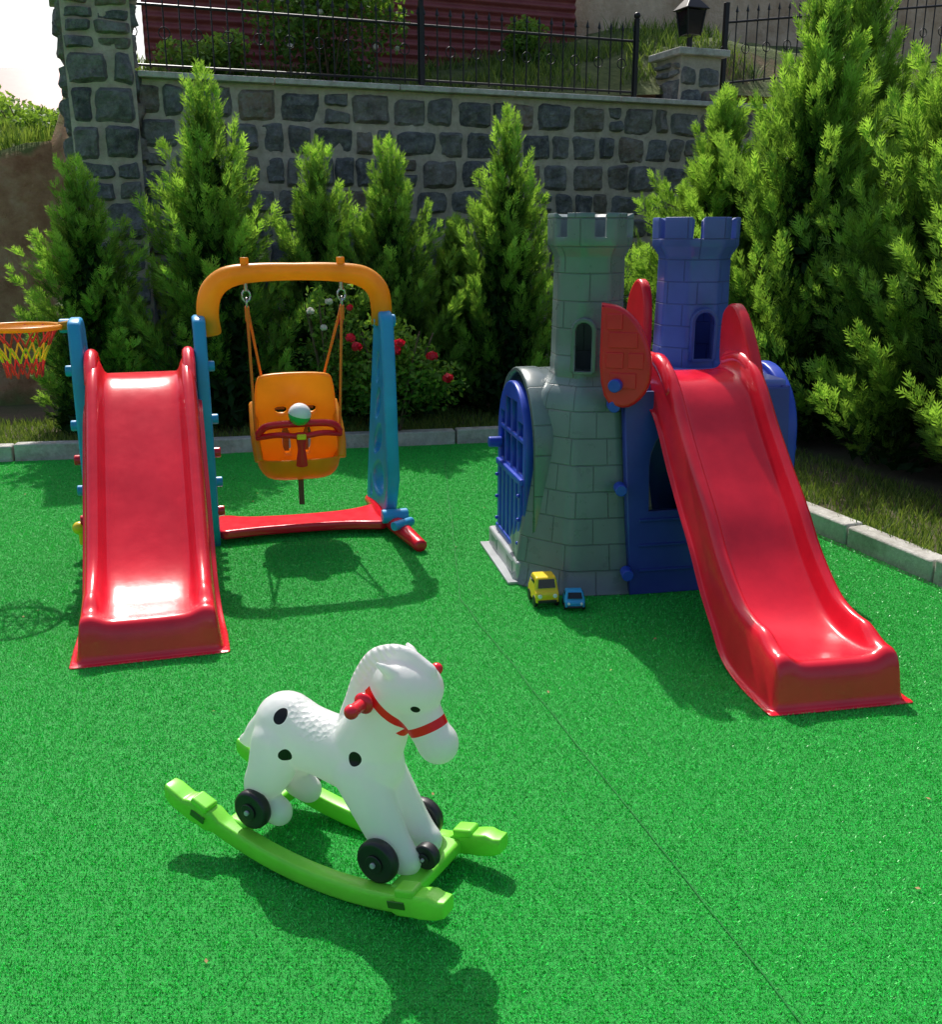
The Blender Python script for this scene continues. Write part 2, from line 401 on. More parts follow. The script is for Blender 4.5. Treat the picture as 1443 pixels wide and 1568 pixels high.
# hillside terrain behind wall
hm=M('hillside_soil'); oc=hm.tc(); geo=hm.n('ShaderNodeNewGeometry'); sx=hm.n('ShaderNodeSeparateXYZ'); hm.l(geo.outputs['Normal'],sx.inputs[0])
nz=hm.math('ADD',sx.outputs[2],hm.math('MULTIPLY',hm.math('SUBTRACT',hm.noise(3,5,.6,oc),.5),.5))
soilc=hm.ramp(hm.noise(4,8,.7,oc),(.3,(.36,.17,.08)),(.5,(.56,.32,.17)),(.7,(.70,.48,.30)))
c=hm.mix(hm.ramp(nz,(.6,0),(.75,1)),soilc,hm.ramp(hm.noise(6,6,.7,oc),(.3,(.08,.13,.03)),(.7,(.24,.28,.09))))
hm.set(col=c,rough=.95,normal=hm.bump(hm.noise(9,8,.75,oc),1,.12)); HILL=hm.m
V=[];F=[]; ex=np.arange(-14,16,.25); ny=np.concatenate([np.arange(.3,4,.12),np.arange(4,40,1.5)])
def hz(e,n):
    nb=noise.noise(Vector((e*.5,n*.5,1)))*.25+noise.noise(Vector((e*1.7,n*1.7,4)))*.1
    if e<-.5:
        k=min(1,max(0,(n-.55-.25*noise.noise(Vector((e*.9,0,2))))/.9)); z=2.5*k**.8+max(0,n-1.5)*.06
        z+=noise.noise(Vector((e*2,n*3,8)))*.12*k
    else: z=2.95+min(2,max(0,n-.6))*.22+max(0,min(e,6)-3.0)*.24*min(1,n)
    return z+nb*min(1,max(0,n-.3))
for n_ in ny:
    for e in ex: V.append((e,n_,hz(e,n_)))
nx=len(ex)
for j in range(len(ny)-1):
    for i in range(nx-1):
        a=j*nx+i; F.append((a,a+1,a+1+nx,a+nx))
mesh_obj('hillside',V,F,HILL,None,smooth=True,loc=WO,rot=(0,0,WA))
cw=M('maroon_sheet'); oc=cw.tc(); cw.set(col=cw.ramp(cw.noise(3,6,.7,oc),(.3,(.18,.03,.034)),(.7,(.30,.07,.065))),rough=.5,metal=.1); MAR=cw.m
V=[];F=[];N=150
for i in range(N+1):
    z=i/N*3.0; y=.02*math.sin(i/N*3.0/.11*2*math.pi)
    V+= [(.0,y,z),(5.3,y,z-.0)]
for i in range(N): F.append((2*i,2*i+1,2*i+3,2*i+2))
cor=mesh_obj('corrugated_metal_wall',V,F,MAR,None,smooth=True,loc=WO+Vector((math.cos(WA)*.3-math.sin(WA)*2.6,math.sin(WA)*.3+math.cos(WA)*2.6,2.9)),rot=(0,0,WA))
for x in (.1,2,3.6,5.2): box('sheet_post',(.06,.06,3.1),(x,.06,1.5),IRON,cor,.004)
tw=empty('tan_plaster_wall',WO,WA)
tmn=M('tan_plaster'); oc=tmn.tc(); tmn.set(col=tmn.ramp(tmn.noise(2.5,7,.7,oc),(.3,(.40,.27,.17)),(.7,(.78,.62,.46))),rough=.95,normal=tmn.bump(tmn.noise(12,7,.7,oc),.8,.04))
box('wall_slab',(7,.4,3.2),(9.1,3.2,4.2),tmn.m,tw,.02); box('wall_coping',(7.2,.55,.1),(9.1,3.2,5.85),CONC,tw,.01)
rf=empty('hill_shed',(-8.9,19,2.6),R(12))
box('shed_wall',(3.4,2.4,1.6),(0,0,.3),tmn.m,rf,.01)
mesh_obj('shed_roof',[(-2,-1.5,1.05),(2,-1.5,1.05),(2,0,1.9),(-2,0,1.9),(2,1.5,1.05),(-2,1.5,1.05)],[(0,1,2,3),(3,2,4,5),(1,4,2),(0,3,5)],MAR,rf)

# ---------------------------------------------------------------- vegetation
def norm(a): return a/np.maximum(np.linalg.norm(a,axis=-1,keepdims=True),1e-6)
def cypress(name,h,r,nb,ns,seed,mat=CYP):
    g=np.random.default_rng(seed); Q=[];TP=[]
    for b in range(nb):
        t=((b+.5)/nb)**1.05
        az=b*2.39996+g.uniform(-.5,.5)
        prof=min(1,.86+t*1.4)*(1-t)**.84
        R0=r*prof*g.choice([g.uniform(.55,.85),g.uniform(.85,1.3)])+.04
        hb=.01*h+t*h*.84
        rise=.45+.45*t+g.uniform(-.15,.2)
        L=max(.20,R0)
        o=np.array([math.cos(az),math.sin(az),0.])
        p0=o*R0*.12+np.array([0,0,hb]); p1=o*R0+np.array([0,0,hb+L*rise+.06*g.uniform(0,1)+(.16 if t>.9 else 0)])
        ax=norm((p1-p0)[None])[0]; n=int(ns*(.40+.75*prof))
        q=g.uniform(.15,1,n)**.75
        off=norm(g.normal(size=(n,3))); off-= (off@ax)[:,None]*ax; off=norm(off)
        wq=(.155*(.6+.5*r))*(1-q*.94)**.7*(.40+.65*prof)*np.sqrt(g.uniform(0,1,n))+.005
        P=p0+(p1-p0)*q[:,None]+off*wq[:,None]; P[:,2]-=.07*np.sin(q*3.14)
        P[:,2]+= .07*(q**3)
        d=norm(ax*.9+off*.5+np.array([0,0,.65])+g.normal(size=(n,3))*.15)
        l=g.uniform(.055,.125,n)*(1.12)
        s=norm(np.cross(d,off+g.normal(size=(n,3))*.5)); 
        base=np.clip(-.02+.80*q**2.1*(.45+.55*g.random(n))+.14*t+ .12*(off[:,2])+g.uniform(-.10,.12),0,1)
        def rh(P,D,S,ll,ww):
            return np.stack([P,P+D*(ll*.5)[:,None]+S*ww[:,None],P+D*ll[:,None],P+D*(ll*.5)[:,None]-S*ww[:,None]],1)
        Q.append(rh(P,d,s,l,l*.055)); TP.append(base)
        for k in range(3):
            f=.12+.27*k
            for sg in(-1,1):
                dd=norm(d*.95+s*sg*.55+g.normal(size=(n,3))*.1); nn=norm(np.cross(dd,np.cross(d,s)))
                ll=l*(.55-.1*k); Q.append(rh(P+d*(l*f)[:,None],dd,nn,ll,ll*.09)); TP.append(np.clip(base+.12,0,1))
    Q=np.concatenate(Q);TP=np.concatenate(TP)
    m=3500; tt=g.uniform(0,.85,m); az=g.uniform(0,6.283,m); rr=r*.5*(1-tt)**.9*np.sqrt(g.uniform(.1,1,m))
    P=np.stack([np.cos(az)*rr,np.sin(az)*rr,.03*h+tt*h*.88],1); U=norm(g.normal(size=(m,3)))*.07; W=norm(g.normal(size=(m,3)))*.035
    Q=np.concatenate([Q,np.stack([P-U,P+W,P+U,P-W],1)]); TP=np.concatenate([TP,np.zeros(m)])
    return quads(name,Q,mat,TP,link_it=False)
BARK=simple('bark',(.12,.075,.05),.95,0,.35,30)
cyA=[cypress('cypress_mesh_%d'%i,2.6,.88,112,85,11+i) for i in range(3)]
cyB=[cypress('cypress_mesh_big_%d'%i,3.2,1.15,165,105,31+i) for i in range(2)]
def tree(me,x,y,h,H0,rs=1.0,rz=0,z=.05):
    o=link(bpy.data.objects.new('cypress_tree',me)); o.location=(x,y,z); s=h/H0*.97; o.scale=(rs,rs,s); o.rotation_euler=(random.uniform(-.03,.03),random.uniform(-.03,.03),rz)
    t=tube('trunk',[(0,0,-.05),(.01,0,H0*.3),(0,.01,H0*.9)],.04,BARK,o,8,3,rads=[.05,.04,.008])
    nb=6
    for k in range(nb):
        a=k*2.4; zz=H0*(.1+.12*k); L=.35*(1-k*.1)
        tube('limb',[(0,0,zz),(math.cos(a)*L*.5,math.sin(a)*L*.5,zz+.08),(math.cos(a)*L,math.sin(a)*L,zz+.22)],.012,BARK,o,6,2,rads=[.016,.011,.004])
    return o
row=[(-3.05,8.25,2.20,.90),(-2.12,8.5,2.86,.98),(-1.30,8.85,2.40,.82),(-.70,8.95,2.40,.85),(.30,9.15,2.62,.86),
     (-.2,9.4,1.8,.7),(1.2,9.6,1.6,.85)]
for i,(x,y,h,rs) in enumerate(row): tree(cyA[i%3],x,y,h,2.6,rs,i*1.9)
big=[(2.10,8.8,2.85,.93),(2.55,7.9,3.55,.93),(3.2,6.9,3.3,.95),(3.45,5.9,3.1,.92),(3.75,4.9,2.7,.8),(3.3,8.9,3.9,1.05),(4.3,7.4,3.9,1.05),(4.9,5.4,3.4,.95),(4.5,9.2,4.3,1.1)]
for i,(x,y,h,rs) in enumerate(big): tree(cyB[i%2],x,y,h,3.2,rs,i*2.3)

def bush(name,c,rad,n,leaf,mat,clumps=14,seed=1,parent=None,flat=.5):
    g=np.random.default_rng(seed); cc=g.normal(size=(clumps,3)); cc=norm(cc)*g.uniform(.3,.95,(clumps,1))*np.array(rad)
    k=g.integers(0,clumps,n); off=norm(g.normal(size=(n,3)))*(g.uniform(0,1,(n,1))**.4)*np.array(rad)*.42
    P=cc[k]+off; U=norm(g.normal(size=(n,3)))*leaf*g.uniform(.6,1.2,(n,1)); W=norm(np.cross(U,g.normal(size=(n,3))))*leaf*flat
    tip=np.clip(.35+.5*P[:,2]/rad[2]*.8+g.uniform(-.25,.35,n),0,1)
    o=quads(name,np.stack([P-U,P+W,P+U,P-W],1),mat,tip,parent); o.location=c
    for j in range(7):
        a=j*.9; tube('stem',[(0,0,-rad[2]),(math.cos(a)*rad[0]*.3,math.sin(a)*rad[1]*.3,-.1*rad[2]),(math.cos(a)*rad[0]*.6,math.sin(a)*rad[1]*.6,rad[2]*.7)],.008,BARK,o,5,3)
    return o,P
def petalmat(name,col):
    m=M(name); m.set(col=m.ramp(m.noise(30,3,.5,m.tc()),(.3,tuple(x*.8 for x in col)),(.7,col)),rough=.6); m.trans(col,.4); return m.m
PET=petalmat('red_petals',(.80,.012,.05)); PETW=petalmat('white_petals',(.85,.8,.72))
def flower(c,r,mat,parent,g):
    n=30; D=norm(g.normal(size=(n,3))); D[:,2]*=.7; P=D*r*g.uniform(.2,.8,(n,1)); U=norm(np.cross(D,g.normal(size=(n,3))))*r*.5; W=norm(np.cross(D,U))*r*.45
    o=quads('rose_flower',np.stack([P-U,P+W,P+U,P-W],1),mat,np.zeros(n),parent); o.location=c
g=np.random.default_rng(5)
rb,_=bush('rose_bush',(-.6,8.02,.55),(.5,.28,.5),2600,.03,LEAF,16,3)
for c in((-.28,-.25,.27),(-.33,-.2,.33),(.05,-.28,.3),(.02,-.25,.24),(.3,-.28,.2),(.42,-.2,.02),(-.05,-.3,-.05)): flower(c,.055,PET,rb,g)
rb2,_=bush('rose_bush',(-1.15,8.1,.7),(.3,.22,.6),1300,.028,LEAF,12,4)
for c in((.05,-.2,.45),(-.1,-.2,.38),(.12,-.18,.3),(.0,-.2,.25),(.2,-.15,.4)): flower(c,.04,PETW if c[0]<.1 else PET,rb2,g)
def wpos(e,n,z): return (WO.x+math.cos(WA)*e-math.sin(WA)*n, WO.y+math.sin(WA)*e+math.cos(WA)*n, z)
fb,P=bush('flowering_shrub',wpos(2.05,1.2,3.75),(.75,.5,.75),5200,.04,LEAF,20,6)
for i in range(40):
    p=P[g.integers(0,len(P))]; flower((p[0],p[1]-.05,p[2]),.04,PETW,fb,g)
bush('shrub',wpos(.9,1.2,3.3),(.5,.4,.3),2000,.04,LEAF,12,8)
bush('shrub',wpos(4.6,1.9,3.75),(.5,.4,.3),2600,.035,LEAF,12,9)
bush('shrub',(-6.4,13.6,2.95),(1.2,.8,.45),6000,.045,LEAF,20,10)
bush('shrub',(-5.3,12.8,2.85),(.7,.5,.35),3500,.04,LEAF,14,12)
bush('shrub',(-8.9,17.0,3.75),(1.3,1.0,.6),7000,.06,LEAF,20,13)
pp=[]
for _ in range(14000):
    e=random.uniform(-5,7); n_=random.uniform(.55,2.5) if e>0 else random.uniform(1.5,3.0)
    if noise.noise(Vector((e*1.3,n_*1.3,9)))<-.2: continue
    x,y,_z=wpos(e,n_,0); pp.append((x,y,hz(e,n_)))
grass('hillside_grass',np.array(pp),.20,GRASS,None,.006)
fp=[]
for _ in range(70):
    x=random.uniform(-3,2.2); y=random.uniform(1.8,7.6)
    if inside(x,y): fp.append((x,y,.009))
fp=np.array(fp); n=len(fp); U=norm(g.normal(size=(n,3))*np.array([1,1,.25]))*.008; W=norm(np.cross(U,np.array([0,0,1.])+g.normal(size=(n,3))*.3))*.005
quads('fallen_leaves',np.stack([fp-U,fp+W,fp+U,fp-W],1),simple('dry_leaf',(.35,.22,.09),.8),np.zeros(n))

# ---------------------------------------------------------------- slide builder
def slide(name,prof,half,mat,parent,rail=.085,ox=0,oy=0,bedr=.7,flare=.02):
    P=crom([(b,z,0) for b,z in prof],7); b0=P[0].x
    rows=[]
    def section(b,z,tb,tz,hr,zs,fl=0.,hs=1.0):
        nb,nz=-tz,tb; H=half
        xs=[(0,0,0),(H*bedr*.6,0,0),(H*bedr*.9,.004,0),(H*(bedr+.02),.02,0),(H*(bedr+.06),hr*.75,0),(H*(bedr+.11),hr*.98,0),(H*(bedr+.18),hr*1.02,0),(H*.96,hr*.85,0),(H*1.0,hr*.45,0)]
        half_pts=[(x,b+nb*h,z+nz*h) for x,h,_ in xs]
        bb=b
        half_pts.append((H*1.01+fl*.3,bb,zs+(z-zs)*.45)); half_pts.append((H*1.015+fl*.6,bb,zs+.012)); half_pts.append((H*1.03+fl,bb,zs+.002)); half_pts.append((H*1.03+fl+.022,bb,zs))
        left=[(-x,y,zz) for x,y,zz in half_pts[:0:-1]]
        return [(x+ox,y+oy,zz) for x,y,zz in left+half_pts]
    n=len(P)
    z0=P[0].y
    s=section(b0,z0,1,0,rail*.35,0,flare)
    rows.append([(x,oy+b0-.085,0.0) for x,y,zz in s])
    rows.append([(x,oy+b0-.055,0.004) for x,y,zz in s])
    rows.append([(x,oy+b0-.05,zz*.12) for x,y,zz in s])
    rows.append([(x,oy+b0-.036,zz*.75) for x,y,zz in s])
    rows.append([(x,oy+b0-.022,zz*.93) for x,y,zz in s])
    for i,p in enumerate(P):
        t=(P[min(i+1,n-1)]-P[max(i-1,0)]).normalized()
        f=min(1,(p.x-b0)/.16); f=f*f*(3-2*f); hr=rail*(.35+.65*f)
        k=min(1,max(0,(p.x-b0-.12)/.35)); zs=k*max(0,p.y-.13)
        rows.append(section(p.x,p.y,t.x,t.y,hr,zs,flare*(1-k)))
    o=loft(name,rows,mat,parent,closed=False)
    o.modifiers.new('solid','SOLIDIFY').thickness=-.005
    m=o.modifiers.new('sub','SUBSURF'); m.levels=1; m.render_levels=1
    return o

# ---------------------------------------------------------------- left slide
SO=(-1.571,3.69,0); SA=R(16)
sl1=empty('toddler_slide',SO,SA)
slide('slide_chute',[(0.02,.155),(.12,.14),(.26,.155),(.44,.225),(.66,.385),(.9,.585),(1.12,.765),(1.28,.885),(1.40,.935),(1.52,.945)],.262,RED,sl1,ox=.28)
for sx in(-1,1):
    tube('chute_grip',[(.28+sx*.235,1.28,.93),(.28+sx*.24,1.40,1.02),(.28+sx*.24,1.5,1.055),(.28+sx*.24,1.6,1.02),(.28+sx*.24,1.63,.9)],.033,RED,sl1,12,5)
for sx,nm in((-1,'side_panel_a'),(1,'side_panel_b')):
    out=chaikin([(1.40,.0),(1.44,1.2),(1.50,1.24),(1.66,1.24),(1.74,1.16),(2.12,.0),(1.96,.0),(1.80,.42),(1.56,.42),(1.55,.0)],1)
    hs=[chaikin(rect(1.52,.55,1.74,.68),2),chaikin(rect(1.52,.78,1.70,.9),2),chaikin(rect(1.53,1.0,1.66,1.1),2)]
    plate(nm,[out]+hs,.065,.014,(.28+sx*.305,0,0),YZ,SKY,sl1)
    for (b,z,m) in((1.50,.98,SKY),(1.48,.70,SKY),(1.47,.52,RED),(1.46,.36,SKY),(1.45,.20,RED)):
        cyl('panel_bolt',(.28+sx*.33,b,z),(.28+sx*.37,b,z),.028,m,sl1,16)
    cyl('top_knob',(.28+sx*.27,1.58,1.2),(.28+sx*.385,1.58,1.2),.036,SKY,sl1,20)
for k,z in enumerate((.18,.42,.66,.86)): box('ladder_step',(.56,.12,.035),(.28,2.02-k*.13,z),RED,sl1,.012)
box('top_deck',(.54,.22,.035),(.28,1.6,.92),RED,sl1,.01)
ball('yellow_knob',(-.10,1.45,.16),.035,YEL,sl1); box('yellow_bracket',(.06,.05,.10),(-.075,1.45,.12),YEL,sl1,.01)
hp=empty('basketball_hoop',SO,SA)
cx,cy,cz,hr=-.29,1.56,1.20,.195
ring=[(cx+hr*math.cos(t*math.pi/16),cy+hr*math.sin(t*math.pi/16),cz) for t in range(33)]
tube('hoop_rim',ring,.013,ORG,hp,10,1,smooth_path=False)
tube('hoop_arm',[(cx+hr-.01,cy,cz),(-.07,cy,cz+.004),(-.03,cy,cz+.01)],.024,ORG,hp)
for k in range(4):
    a=R(135+k*30); tube('rim_spoke',[(cx+hr*.98*math.cos(a),cy+hr*.98*math.sin(a),cz),(cx+hr-.0,cy,cz)],.006,ORG,hp,6)
nr=12; RS=[.185,.135,.10,.085]
for lv in range(3):
    r0=RS[lv];r1=RS[lv+1]; z0=cz-[0,.09,.17,.25][lv]; z1=cz-[0,.09,.17,.25][lv+1]
    for k in range(nr):
        for sg in(-1,1):
            a=2*math.pi*(k+.5*(lv%2))/nr; b=a+sg*math.pi/nr
            tube('net_cord',[(cx+r0*math.cos(a),cy+r0*math.sin(a),z0),(cx+(r0+r1)/2*.97*math.cos((a+b)/2),cy+(r0+r1)/2*.97*math.sin((a+b)/2),(z0+z1)/2),(cx+r1*math.cos(b),cy+r1*math.sin(b),z1)],.0055,NETY if lv==1 else NETR,hp,5,2)

# ---------------------------------------------------------------- swing
sw=empty('toddler_swing',SO,SA)
AX0,AX1,BY=.63,1.57,1.58
out=chaikin([(1.36,.03),(1.46,1.17),(1.50,1.24),(1.62,1.26),(1.69,1.2),(1.72,1.1),(2.06,.12),(2.06,.03)],1)
hs=[chaikin([(1.50,.2),(1.80,.16),(1.86,.3),(1.52,.42)],2),chaikin([(1.52,.5),(1.80,.38),(1.76,.52),(1.53,.64)],2),chaikin([(1.53,.72),(1.72,.6),(1.68,.74),(1.54,.84)],2),chaikin([(1.54,.92),(1.66,.82),(1.63,.95),(1.55,1.05)],2),chaikin([(1.86,.12),(1.97,.12),(1.9,.28)],2)]
plate('side_frame',[out]+hs,.075,.016,(AX1+.01,0,0),YZ,SKY,sw)
cyl('frame_knob',(AX1-.05,1.58,1.19),(AX1+.075,1.58,1.19),.034,SKY,sw)
bp=[(AX0+.02,BY,1.13),(AX0+.005,BY,1.25),(AX0+.03,BY,1.36),(AX0+.11,BY,1.43),(AX0+.25,BY,1.455),(1.1,BY,1.46),(AX1-.25,BY,1.455),(AX1-.10,BY,1.43),(AX1-.02,BY,1.36),(AX1+.0,BY,1.25),(AX1-.01,BY,1.16)]
tube('top_beam',bp,.05,ORG,sw,20,5,flat=.9,rads=[.052,.058,.06,.058,.05,.046,.05,.058,.06,.058,.052])
for x in(.84,1.35):
    cyl('beam_cap',(x,BY,1.48),(x,BY,1.535),.022,ORG,sw); cyl('eye_bolt',(x,BY,1.36),(x,BY,1.42),.012,STEEL,sw)
    tube('hook_ring',[(x+.022*math.cos(t*math.pi/6),BY,1.335+.03*math.sin(t*math.pi/6)) for t in range(13)],.006,STEEL,sw,6,1,smooth_path=False)
    tube('hook_ring',[(x,BY+.018*math.cos(t*math.pi/6),1.30+.025*math.sin(t*math.pi/6)) for t in range(13)],.006,STEEL,sw,6,1,smooth_path=False)
tube('foot_beam',[(AX1+.08,1.02,.035),(AX1+.03,1.3,.06),(AX1,1.58,.07),(AX1,1.85,.06),(AX1,2.1,.035)],.05,RED,sw,12,5,rads=[.038,.05,.06,.05,.038],flat=.9)
cyl('foot_bolt',(AX1-.06,1.40,.11),(AX1+.09,1.40,.11),.04,SKY,sw)
cyl('foot_bolt',(AX1-.03,1.22,.10),(AX1+.09,1.30,.10),.026,SKY,sw)
out=[(.60,1.44),(.60,1.78),(.68,1.80),(.76,1.74),(.95,1.71),(1.22,1.71),(1.40,1.74),(1.52,1.82),(1.56,1.82),(1.56,1.40),(1.46,1.42),(1.3,1.47),(.9,1.48),(.72,1.46)]
plate('base_board',[chaikin(out,2)],.05,.014,(0,0,.055),(0,0,0),RED,sw)
SX,SY=1.075,1.60
def seat_ring(z,w,yf,yb,rnd=.35):
    pts=[]
    for k in range(28):
        a=2*math.pi*k/28; c=math.cos(a);s=math.sin(a); e=.55
        x=w*math.copysign(abs(c)**e,c); yy=math.copysign(abs(s)**e,s)
        y=(yb if yy>0 else yf)*abs(yy)*(1 if yy>0 else -1)
        pts.append((SX+x,SY+y,z))
    return pts
bo=chaikin([(-.20,.36),(.20,.36),(.235,.45),(.232,.66),(.215,.88),(.18,.925),(-.18,.925),(-.215,.88),(-.232,.66),(-.235,.45)],2)
slots=[chaikin([(sx*.05,.70),(sx*.11,.70),(sx*.115,.735),(sx*.05,.735)],1) for sx in(-1,1)]+[chaikin([(sx*.03,.46),(sx*.075,.46),(sx*.085,.62),(sx*.04,.62)],1) for sx in(-1,1)]
plate('seat_back',[bo]+slots,.04,.014,(SX,SY+.09,0),(R(96),0,0),ORG,sw)
for sx in(-1,1):
    box('slot_strap',(.05,.004,.03),(SX+sx*.08,SY+.062,.72),STRAP,sw,.001,(R(6),0,0))
    box('slot_strap',(.035,.004,.16),(SX+sx*.055,SY+.085,.54),STRAP,sw,.001,(R(6),0,0))
rings=[seat_ring(.33,.13,.10,.10),seat_ring(.345,.19,.15,.13),seat_ring(.40,.225,.19,.13),seat_ring(.455,.232,.20,.13),seat_ring(.47,.238,.206,.13),seat_ring(.465,.222,.19,.13),seat_ring(.42,.205,.17,.12),seat_ring(.385,.18,.14,.10),seat_ring(.38,.10,.08,.06)]
o=loft('seat_bucket',rings,ORG,sw,True); 
bm=bmesh.new(); bm.from_mesh(o.data); bm.verts.ensure_lookup_table(); bm.faces.new(list(bm.verts[:28])[::-1]); bm.faces.new(list(bm.verts[-28:])); bm.to_mesh(o.data); bm.free()
m=o.modifiers.new('s','SUBSURF'); m.levels=1;m.render_levels=1
for sx in(-1,1):
    tube('seat_arm',[(SX+sx*.225,SY+.10,.74),(SX+sx*.232,SY,.66),(SX+sx*.235,SY-.1,.56),(SX+sx*.225,SY-.16,.46)],.024,ORG,sw,10,5)
tube('safety_bar',[(SX-.225,SY-.13,.60),(SX-.17,SY-.17,.655),(SX,SY-.19,.665),(SX+.17,SY-.17,.655),(SX+.225,SY-.13,.60)],.02,REDB,sw,12,5)
tube('safety_bar_low',[(SX-.23,SY-.12,.585),(SX-.12,SY-.20,.61),(SX,SY-.215,.60),(SX+.12,SY-.20,.61),(SX+.23,SY-.12,.585)],.016,REDB,sw,12,5)
tube('crotch_post',[(SX,SY-.205,.62),(SX,SY-.21,.53),(SX,SY-.19,.43)],.026,REDB,sw,12,5,rads=[.032,.02,.034],flat=.7)
box('bar_button',(.05,.02,.03),(SX,SY-.235,.6),YEL,sw,.006)
bmk=M('ball_knob_plastic'); s3=bmk.n('ShaderNodeSeparateXYZ'); bmk.l(bmk.tc(),s3.inputs[0]); bmk.set(col=bmk.mix(bmk.math('GREATER_THAN',s3.outputs[2],0.0),(.03,.45,.10),(.85,.85,.82)),rough=.25)
ball('bar_ball',(SX,SY-.19,.715),.062,bmk.m,sw,rot=(R(10),R(12),0))
for sx,bx in((-1,.84),(1,1.35)):
    tube('rope',[(bx,BY,1.285),(SX+sx*.175,SY+.06,.90)],.0075,ROPE,sw,8); tube('rope',[(bx,BY,1.285),(SX+sx*.232,SY-.08,.60)],.0075,ROPE,sw,8)
    tube('rope_wrap',[(bx,BY,1.28),(bx,BY,1.20)],.012,ROPE,sw,8)
box('hanging_strap',(.03,.005,.16),(SX,SY-.1,.27),STRAP,sw,.001)

# ---------------------------------------------------------------- castle
KO=(.755,4.46,0); KA=R(11)
ca=empty('castle_playhouse',KO,KA)
def octr(r,cx,cy,z,n=64,rot=R(22.5-4),p=.75):
    out=[]
    for k in range(n):
        a=2*math.pi*k/n; s=((a-rot)%(math.pi/4))-math.pi/8
        ro=math.cos(math.pi/8)/math.cos(s); rr=r*(p*ro+(1-p)*.98)
        out.append((cx+rr*math.cos(a),cy+rr*math.sin(a),z))
    return out
def tower(name,cx,cy,zb,mat,zt,r,notches,wins):
    prof=[(zb,r*1.0),(zb+.10,r*1.0),(zb+.105,r*.985),(zb+.2,r*.98),(zb+.4,r*.96),(zt-.20,r*.95),(zt-.185,r*.97),(zt-.15,r*1.10),(zt-.135,r*1.14),(zt-.105,r*1.14),(zt-.02,r*1.15),(zt-.004,r*1.145),(zt,r*1.13)]
    rings=[octr(rr,cx,cy,z,p=1.0) for z,rr in prof]
    def skip(i,k): return i>=9 and any(abs(((k-nk+32)%64)-32)<=hw for nk,hw in notches)
    o=loft(name,rings,mat,ca,True,skip)
    s=o.modifiers.new('solid','SOLIDIFY'); s.thickness=.03; s.offset=-1
    for (ang,z0,z1,w) in wins:
        pts=arch(-w/2,w/2,z0,z1); d=Vector((math.cos(ang),math.sin(ang),0)); sdir=Vector((-d.y,d.x,0))
        V=[Vector((cx,cy,0))+sdir*p[0]+Vector((0,0,p[1]))+d*t for t in(.02,.4) for p in pts]; n=len(pts)
        F=[tuple(range(n)),tuple(range(2*n-1,n-1,-1))]+[(i,i+n,(i+1)%n+n,(i+1)%n) for i in range(n)]
        c=mesh_obj('cut',V,F); bm=bmesh.new(); bm.from_mesh(c.data); bmesh.ops.recalc_face_normals(bm,faces=bm.faces); bm.to_mesh(c.data); bm.free()
        c.parent=ca
        b=o.modifiers.new('b','BOOLEAN'); b.object=c; b.operation='DIFFERENCE'; b.solver='EXACT'
        bpy.context.view_layer.update()
        apply_mods(o); bpy.data.objects.remove(c)
        rw=r*.97; fr=arch(-w/2-.022,w/2+.022,z0-.0,z1+.022); 
        c0=Vector((cx,cy,0))+d*(rw-.0)
        q=plate('window_surround',[fr,arch(-w/2,w/2,z0+.001,z1)],.03,.006,c0,(R(90),0,ang+R(90)),mat,ca)
    bv=o.modifiers.new('bv','BEVEL'); bv.width=.004; bv.segments=2; bv.limit_method='ANGLE'; bv.angle_limit=R(50)
    return o
TX,TY=-.127,.40
F1=-math.pi/2-R(4)
tower('grey_tower',TX,TY,.98,GREYB,1.745,.178,[(47,1),(37,1),(57,1),(5,1),(16,2),(26,1)],[(F1-R(18),1.03,1.26,.075)])
tower('blue_tower',.56,.78,.98,BLUEB,1.735,.195,[(44,1),(55,1),(34,1),(1,1),(12,2),(24,1)],[(F1+R(2),1.03,1.27,.10)])
prof=[(0,.415),(.012,.415),(.02,.40),(.12,.385),(.3,.355),(.55,.318),(.75,.288),(.88,.268),(.93,.255),(.96,.228),(.985,.20),(1.01,.19)]
o=loft('grey_tower_base',[octr(r,TX+.01,TY+.01,z,p=1.0) for z,r in prof],GREYB,ca,True)
ar=arch(.265,.93,0,.985,20)[::-1]
ringsv=[]
for (x,k) in((-.405,0),(-.40,.01),(-.33,.012),(-.325,0),(-.15,0),(.05,0)):
    ringsv.append([(x,(y-.60)*(1+k)+.60,z*(1+k*.5)) for y,z in ar])
vo=loft('door_vault',ringsv,GREYB,ca,True); s=vo.modifiers.new('s','SOLIDIFY'); s.thickness=.03
DX=-.425; DC=.60
fo=arch(DC-.30,DC+.30,.10,.95,16)
holes=[]
for (a,b) in[(-.245,-.14),(-.118,-.008),(.014,.124),(.146,.245)]:
    a+=DC;b+=DC
    top=.95-.30+math.sqrt(max(.0,.258**2-max(abs(a-DC),abs(b-DC))**2))
    holes.append(rect(a,.70,b,max(.77,top-.02))); holes.append(rect(a,.52,b,.675))
plate('blue_door',[fo]+holes,.045,.008,(DX,0,0),YZ,BLUE,ca)
for y in(-.22,-.13,-.04,.05,.14,.23): box('door_plank',(.02,.055,.36),(DX-.023,DC+y,.30),BLUE,ca,.006)
for z in(.13,.49): box('door_rail',(.03,.54,.035),(DX-.025,DC,z),BLUE,ca,.008)
for y in(-.24,.24):
    for z in(.18,.3,.42): ball('rivet',(DX-.04,DC+y,z),.01,BLUE,ca)
cyl('door_knob',(DX-.02,.82,.60),(DX-.09,.82,.60),.028,BLUE,ca)
box('door_sill',(.11,.66,.11),(DX-.01,.60,.056),GREYL,ca,.015); box('sill_lip',(.18,.69,.015),(DX-.02,.60,.0085),GREYL,ca,.004)
for y in(.42,.78): box('sill_recess',(.01,.13,.06),(DX-.063,y,.062),GREY,ca,.004)
